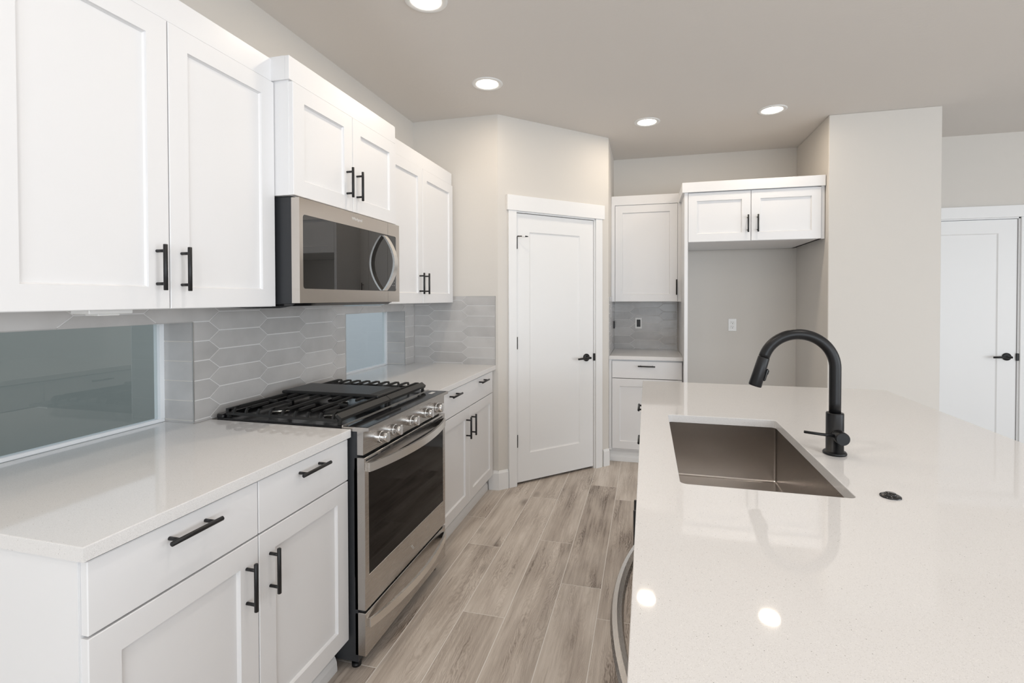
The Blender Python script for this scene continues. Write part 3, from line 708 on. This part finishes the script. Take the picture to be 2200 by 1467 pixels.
# ---------------------------------------------------------------- microwave
t = thing('microwave', (.4333, .9, 1.382), 'stainless over-the-range microwave with dark glass door above the gas range', 'microwave', A_LEFT)
MW0, MW1, MZ0, MZ1 = .004, .787, 1.384, 1.790
m = mb(t); m.box(MW0 + .003, MW1 - .012, .038, .430, MZ0 - .004, MZ1 + .004, bev=.003)
m.box(MW0 + .02, MW1 - .02, .10, .40, MZ0 - .012, MZ0 - .003); m.build('body', 'side_grey', t)
# underside shroud curving forward
m = mb(t)
prof = [(.400, 0), (.030, 0), (.030, .0), (.045, -.010), (.10, -.018), (.25, -.020), (.40, -.014)]
V = [(x, d, MZ0 - .002 + z) for x in (MW0 + .01, MW1 - .04) for d, z in prof]; n = len(prof)
m.add(V, [(i, (i + 1) % n, n + (i + 1) % n, n + i) for i in range(n)] + [tuple(range(n)), tuple(reversed(range(n, 2 * n)))]); m.build('vent_shroud', 'gloss_black', t)
GX0, GX1, GXS = .024, .752, .668
GZ0, GZ1 = 1.440, 1.727
def framed(m, x0, x1, z0, z1, gx0, gx1, gz0, gz1, d0, d1, rec=.0025, mi=0):
    # plate with rectangular window, window recessed slightly
    m.box(x0, x1, d0, d1, z0, gz0, mi=mi); m.box(x0, x1, d0, d1, gz1, z1, mi=mi)
    m.box(x0, gx0, d0, d1, gz0, gz1, mi=mi)
    if gx1 < x1: m.box(gx1, x1, d0, d1, gz0, gz1, mi=mi)
def arc2(cx, cz, r, a0, n=5): return [(cx + r * math.cos(math.radians(a0 + 90 * k / n)), cz + r * math.sin(math.radians(a0 + 90 * k / n))) for k in range(n + 1)]
FLIP = Matrix(((1, 0, 0, 0), (0, 0, 1, 0), (0, 1, 0, 0), (0, 0, 0, 1)))
rc_ = .012; ge = GXS - .001
m = mb(t); m.M = FLIP
m.prism([(MW0, MZ0), (ge, MZ0), (ge, GZ0)] + arc2(GX0 + rc_, GZ0 + rc_, rc_, 180)[::-1] + arc2(GX0 + rc_, GZ1 - rc_, rc_, 90)[::-1] + [(ge, GZ1), (ge, MZ1), (MW0, MZ1)], 0, .036)
dr = m.build('door', 'steel', t)
m = mb(t); m.box(GX0, GXS - .001, .0015, .030, GZ0, GZ1); m.build('door_glass', 'micro_glass', dr)
gs = GXS + .0005
m = mb(t); m.M = FLIP
m.prism([(MW1, MZ0), (MW1, MZ1), (gs, MZ1), (gs, GZ1)] + arc2(GX1 - rc_, GZ1 - rc_, rc_, 0)[::-1] + arc2(GX1 - rc_, GZ0 + rc_, rc_, 270)[::-1] + [(gs, GZ0), (gs, MZ0)], 0, .036)
cp = m.build('control_frame', 'steel', t)
m = mb(t); m.box(GXS + .0005, GX1, .0015, .030, GZ0, GZ1); m.build('control_panel', 'micro_glass', cp)
m = mb(t)
dimp = mat('dim print', (.30, .30, .30), .5)
for r_ in range(4):
    for c_ in range(3):
        m = mb(t); m.box(.695 + c_ * .018, .702 + c_ * .018, .0008, .0016, 1.468 + r_ * .017, 1.472 + r_ * .017); m.build('key_print', dimp, cp)
m = mb(t); m.box(.700, .738, .0008, .0016, 1.640, 1.652); m.build('display', dimp, cp)
# bowed vertical handle
pts = []; tdr = []
for i in range(29):
    k = i / 28; z = 1.442 + .276 * k; bow = .060 * math.sin(PI * k) ** .85
    pts.append((.628, -bow - .004, z)); 
m = mb(t); m.band(pts, (1, 0, 0), .034, (0, 1, 0), .010); m.build('door_handle', 'steel_handle', dr)

def text_mesh(name, body, size, Mx, material, parent, depth=.0002):
    c = bpy.data.curves.new(name, 'FONT'); c.body = body; c.size = size; c.extrude = depth; c.align_x = 'CENTER'
    tmp = bpy.data.objects.new(name, c); COL.objects.link(tmp)
    dg = bpy.context.evaluated_depsgraph_get(); me = bpy.data.meshes.new_from_object(tmp.evaluated_get(dg))
    bpy.data.objects.remove(tmp); me.transform(Mx); me.materials.clear(); me.materials.append(M[material] if isinstance(material, str) else material)
    o = bpy.data.objects.new(name, me); COL.objects.link(o); o.parent = parent; return o
TF = Matrix.Rotation(PI / 2, 4, 'X')   # text stands upright in the u-z plane
text_mesh('brand_lettering', 'Whirlpool', .020, Matrix.Translation((.392, -.0004, 1.757 - 1.382)) @ TF, 'decal', dr)

# ---------------------------------------------------------------- gas range
XR = .706
t = thing('gas_range', (XR, R_Y0, 0), 'stainless slide-in gas range with five knobs and black cast iron grates', 'stove', A_LEFT)
RW = R_Y1 - R_Y0
m = mb(t); m.box(.004, RW - .004, .032, XR - .036, .035, .905); m.build('chassis', 'side_grey', t)
for x_ in (.035, RW - .035):
    for d_ in (.06, .58):
        m = mb(t); m.tube([(x_, d_, 0), (x_, d_, .012), (x_, d_, .012), (x_, d_, .045)], [.018, .018, .008, .008], 14); m.build('levelling_foot', 'black', t)
m = mb(t)
# control panel: side profile swept along the width (d, z): lip at the front top
prof = [(.092, .9195), (-.018, .9215), (-.018, .9085), (.004, .9065), (.006, .818), (.030, .818), (.030, .905), (.092, .905)]
V = [(x, d, z) for x in (.002, RW - .002) for d, z in prof]; n = len(prof)
m.add(V, [(i, (i + 1) % n, n + (i + 1) % n, n + i) for i in range(n)] + [tuple(range(n)), tuple(reversed(range(n, 2 * n)))]); cp = m.build('control_panel', 'steel_v', t)
m = mb(t); m.add([(.008, -.010, .9226), (RW - .008, -.010, .9226), (RW - .008, .090, .9212), (.008, .090, .9212), (.008, -.010, .920), (RW - .008, -.010, .920), (RW - .008, .090, .919), (.008, .090, .919)],
                 [(0, 1, 2, 3), (0, 4, 5, 1), (1, 5, 6, 2), (2, 6, 7, 3), (3, 7, 4, 0), (7, 6, 5, 4)]); m.build('touch_glass', 'gloss_black', cp)
m = mb(t); m.box(.002, RW - .002, .090, .094, .905, .9250); m.build('glass_edge', 'steel_handle', cp)
m = mb(t)
for k in range(4): m.box(.660 + k * .012, .669 + k * .012, .030, .050, .9224, .9229)
m.build('display_print', 'decal', cp)
# knobs
def knob(u, z):
    k = MB(); c = (0, 0, 0)
    k.M = Matrix.Translation((u, .005, z)) @ Matrix.Rotation(math.radians(-2), 4, 'X')
    k.lathe(c, [(.0, -.014), (.0225, -.014), (.0235, -.012), (.0235, 0)], 30, 'y')
    k.lathe(c, [(.0, -.040), (.018, -.040), (.0192, -.038), (.0198, -.014)], 30, 'y')
    k.box(-.0085, .0085, -.044, -.014, -.0205, .0205, bev=.003)
    ob = k.build('knob', 'chrome', cp)
for y_ in (1.018, 1.124, 1.280, 1.430, 1.548): knob(y_ - R_Y0, .858)
# oven door with arched handle
m = mb(t); dx0, dx1 = .004, RW - .004; z0, z1 = .232, .807
gx0, gx1, gz0, gz1 = .030, RW - .030, .358, .760
m.box(dx0, dx1, 0, .045, z0, gz0, bev=.002); m.box(dx0, dx1, 0, .045, gz1, z1, bev=.002); m.box(dx0, gx0, .0, .045, gz0 - .002, gz1 + .002); m.box(gx1, dx1, .0, .045, gz0 - .002, gz1 + .002)
od = m.build('oven_door', 'steel_v', t)
m = mb(t); m.box(gx0, gx1, .001, .040, gz0, gz1); m.build('oven_glass', 'oven_glass', od)
m = mb(t)
for a, b in ((.012, .094), (.118, .190), (.214, .338), (.366, .486), (.512, .588), (.612, .720)): m.box(a, b, -.0006, .002, .7925, .7985)
m.build('vent_slot', 'dark_gap', od)
def arch(zc0, drop, bow, h, par, name, u_in=.020, z_l=None):
    p = []; 
    for i in range(41):
        k = i / 40; u = u_in + (RW - 2 * u_in) * k; s = math.sin(PI * k)
        p.append((u, -.006 - bow * s ** .8, zc0 - drop * s))
    mm = mb(t); mm.band(p, (0, 0, 1), h, (0, 1, 0), .011); return mm.build(name, 'steel_handle', par)
arch(.768, .0, .050, .033, od, 'door_handle')
m = mb(t); m.box(dx0, dx1, 0, .045, .060, .222, bev=.002)
wd_ = m.build('warming_drawer', 'steel_v', t)
m = mb(t); m.box(dx0 + .01, dx1 - .01, .012, .040, .222, .232); m.build('drawer_gap', 'dark_gap', t)
arch(.180, .0, .045, .032, wd_, 'drawer_handle')
# swirl mark low on the oven door
m = mb(t)
for s_ in (-1, 1):
    m.tube([(.384 + s_ * (.004 + .008 * math.cos(a / 10 * PI)), -.0006, .288 + s_ * .014 * (a / 10 - .5) * 1.6) for a in range(11)], .0009, 6)
m.build('brand_mark', 'decal', od)
# cooktop
m = mb(t); m.box(.001, RW - .001, .0945, XR - .036, .905, .9205, bev=.004); ct = m.build('cooktop', 'enamel', t)
m = mb(t); m.box(.002, RW - .002, XR - .066, XR - .032, .918, .936, bev=.004); m.build('back_trim', 'enamel', ct)
def D(x): return XR - x
BUR = ((.20, .165, .036), (.47, .165, .044), (.335, .378, .045), (.20, .60, .044), (.47, .60, .036))
for bx0, by0, br in BUR:
    m = mb(t); m.lathe((by0, D(bx0), 0), [(.0, .9345), (br * .82, .9345), (br, .932), (br, .929), (br * .8, .928)], 28); bo = m.build('burner_cap', 'iron', ct)
    m = mb(t); m.lathe((by0, D(bx0), 0), [(br * .85, .9285), (br * .85, .922), (br * 1.05, .9206)], 28); m.build('burner_ring', 'brass', bo)
# grates: two halves
def grate(y0, y1, side):
    m = mb(t); zt = .962; zb = .9215; w = .010
    xa, xb = .070, .586
    # rails
    m.box(y0, y1, D(xa + .012), D(xa), zt - .018, zt - .004)
    P = [(y0, D(xb + .018), zt - .014), (y1, D(xb + .018), zt - .014), (y1, D(xb - .004), zt + .002), (y0, D(xb - .004), zt + .002)]
    m.add([(p[0], p[1], p[2]) for p in P] + [(p[0], p[1] + .004, p[2] - .012) for p in P], [(0, 1, 2, 3), (7, 6, 5, 4), (0, 4, 5, 1), (1, 5, 6, 2), (2, 6, 7, 3), (3, 7, 4, 0)])
    outer = y0 if side < 0 else y1; inner = y1 if side < 0 else y0; sg = 1 if side < 0 else -1
    m.box(min(outer, outer + sg * .010), max(outer, outer + sg * .010), D(xb), D(xa), zt - .030, zt - .020)
    m.box(min(inner, inner - sg * .010), max(inner, inner - sg * .010), D(xb), D(xa), zt - .018, zt - .004)
    # fingers hook up from the outer rail and run inward
    xs = [.108 + .057 * k for k in range(9)]
    for k, x_ in enumerate(xs):
        ln = (.34 if k % 2 == 0 else .13); ln = ln if k in (0, 2, 4, 6, 8) else .120
        a = outer + sg * .004
        m.band([(a, D(x_), zt - .026), (a + sg * .002, D(x_), zt - .010), (a + sg * .008, D(x_), zt - .003), (a + sg * .03, D(x_), zt), (a + sg * ln, D(x_), zt)],
               (0, 1, 0), .0075, [(1, 0, 0), (1, 0, .2), (.7, 0, .7 * -sg), (0, 0, 1), (0, 0, 1)], .010)
        if k % 2: 
            m.band([(inner - sg * .005, D(x_), zt - .006), (inner - sg * .02, D(x_), zt), (inner - sg * .12, D(x_), zt)], (0, 1, 0), .0075, (0, 0, 1), .010)
    for (bx0, by0, br) in BUR:
        if y0 < by0 < y1 and abs(by0 - (y0 + y1) / 2) < .1:
            m.box(by0 - .005, by0 + .005, D(bx0 + .055), D(bx0 + .016), zt - .005, zt + .004); m.box(by0 - .005, by0 + .005, D(bx0 - .016), D(bx0 - .055), zt - .005, zt + .004)
    for x_ in (xa + .006, xb + .004):
        for y_ in (y0 + .010, y1 - .010): m.box(y_ - .006, y_ + .006, D(x_ + .006), D(x_ - .006), zb - .001, zt - .008)
    return m.build('grate', 'iron', t)
grate(.012, .376, -1); grate(.380, RW - .012, 1)
m = mb(t); m.box(.314, .526, D(.578), D(.080), .9625, .976, bev=.004)
m.build('griddle_rim', 'iron', t)
m = mb(t); m.box(.322, .518, D(.535), D(.090), .9755, .9772, bev=.0008); m.build('griddle', 'griddle', t)

# ---------------------------------------------------------------- outlets and switches
t = thing('wall_outlet', (2.482, YB, 1.154), 'white duplex outlet on the wall inside the refrigerator alcove', 'outlet')
m = mb(t); m.box(-.035, .035, -.006, -.0002, 1.098, 1.211, bev=.002); pl = m.build('cover_plate', 'plate', t)
m = mb(t)
for zz in (1.134, 1.174): m.box(-.017, .017, -.0085, -.006, zz - .014, zz + .014, bev=.002)
rc = m.build('receptacle', 'plate', pl)
m = mb(t)
for zz in (1.134, 1.174):
    for xa_, xb_, za_, zb_ in ((-.0075, -.0055, 0, .009), (.0055, .0075, 0, .009), (-.003, .003, -.009, -.004)):
        m = mb(t); m.box(xa_, xb_, -.0091, -.0084, zz + za_, zz + zb_); m.build('slot', 'dark_gap', pl)
t = thing('wall_outlet', (1.645, YB - .0075, 1.162), 'black rocker outlet in a white surround on the grey tile beside the alcove', 'outlet')
m = mb(t); m.box(-.031, .031, -.004, -.0002, 1.110, 1.214, bev=.0015); m.build('mounting_ring', 'plate', t)
m = mb(t); m.box(-.0165, .0165, -.011, -.004, 1.128, 1.196, bev=.002); m.build('receptacle', 'black', t)
t = thing('wall_switch', (P2 + .0075, 4.02, 1.15), 'black device on the narrow tiled side wall left of the corner counter', 'switch', PI / 2)
m = mb(t); m.box(-.017, .017, -.012, -.0002, 1.115, 1.185, bev=.002); m.build('rocker', 'black', t)

# ---------------------------------------------------------------- ceiling lights
def downlight(x, y, label, power=3.45, lname='downlight_lamp'):
    t = thing('recessed_ceiling_light', (x, y, CEIL), label, 'ceiling light', 0, 'recessed ceiling lights' if lname == 'downlight_lamp' else 'added fill downlights out of view')
    m = MB(); m.lathe((0, 0, 0), [(.097, 0), (.096, -.003), (.090, -.0055), (.072, -.005), (.068, -.002), (.067, .0)], 48); m.build('trim_ring', 'plate', t)
    m = MB(); m.lathe((0, 0, 0), [(.0, -.0028), (.04, -.0028), (.067, -.0018)], 48); m.build('lens', 'lens', t)
    l = bpy.data.lights.new(lname, 'AREA'); l.shape = 'DISK'; l.size = .12; l.energy = power; l.color = (1.0, .84, .66) if lname == 'downlight_lamp' else (1.0, .94, .88)
    o = bpy.data.objects.new(lname, l); o.location = (0, 0, -.008); COL.objects.link(o); o.parent = t
downlight(.761, 1.334, 'recessed ceiling light cut by the top edge of the photo, above the range')
downlight(.757, 2.221, 'round recessed ceiling light above the end of the left wall cabinets')
downlight(1.720, 3.157, 'round recessed ceiling light in front of the single-door wall cabinet')
downlight(2.582, 3.135, 'round recessed ceiling light in front of the refrigerator cabinet, rightmost of the four')

# fill downlights added out of view to brighten counters, floor and low doors
for x_, y_ in ((1.25, .35), (2.58, .62), (1.25, -.9), (1.72, -1.6), (2.9, -1.6), (4.6, -.4), (4.6, -2.6), (6.2, -.4), (6.2, -2.6), (1.6, -3.6)):
    downlight(x_, y_, 'fill downlight added behind or beside the camera, out of view', 4.8, 'fill_lamp')
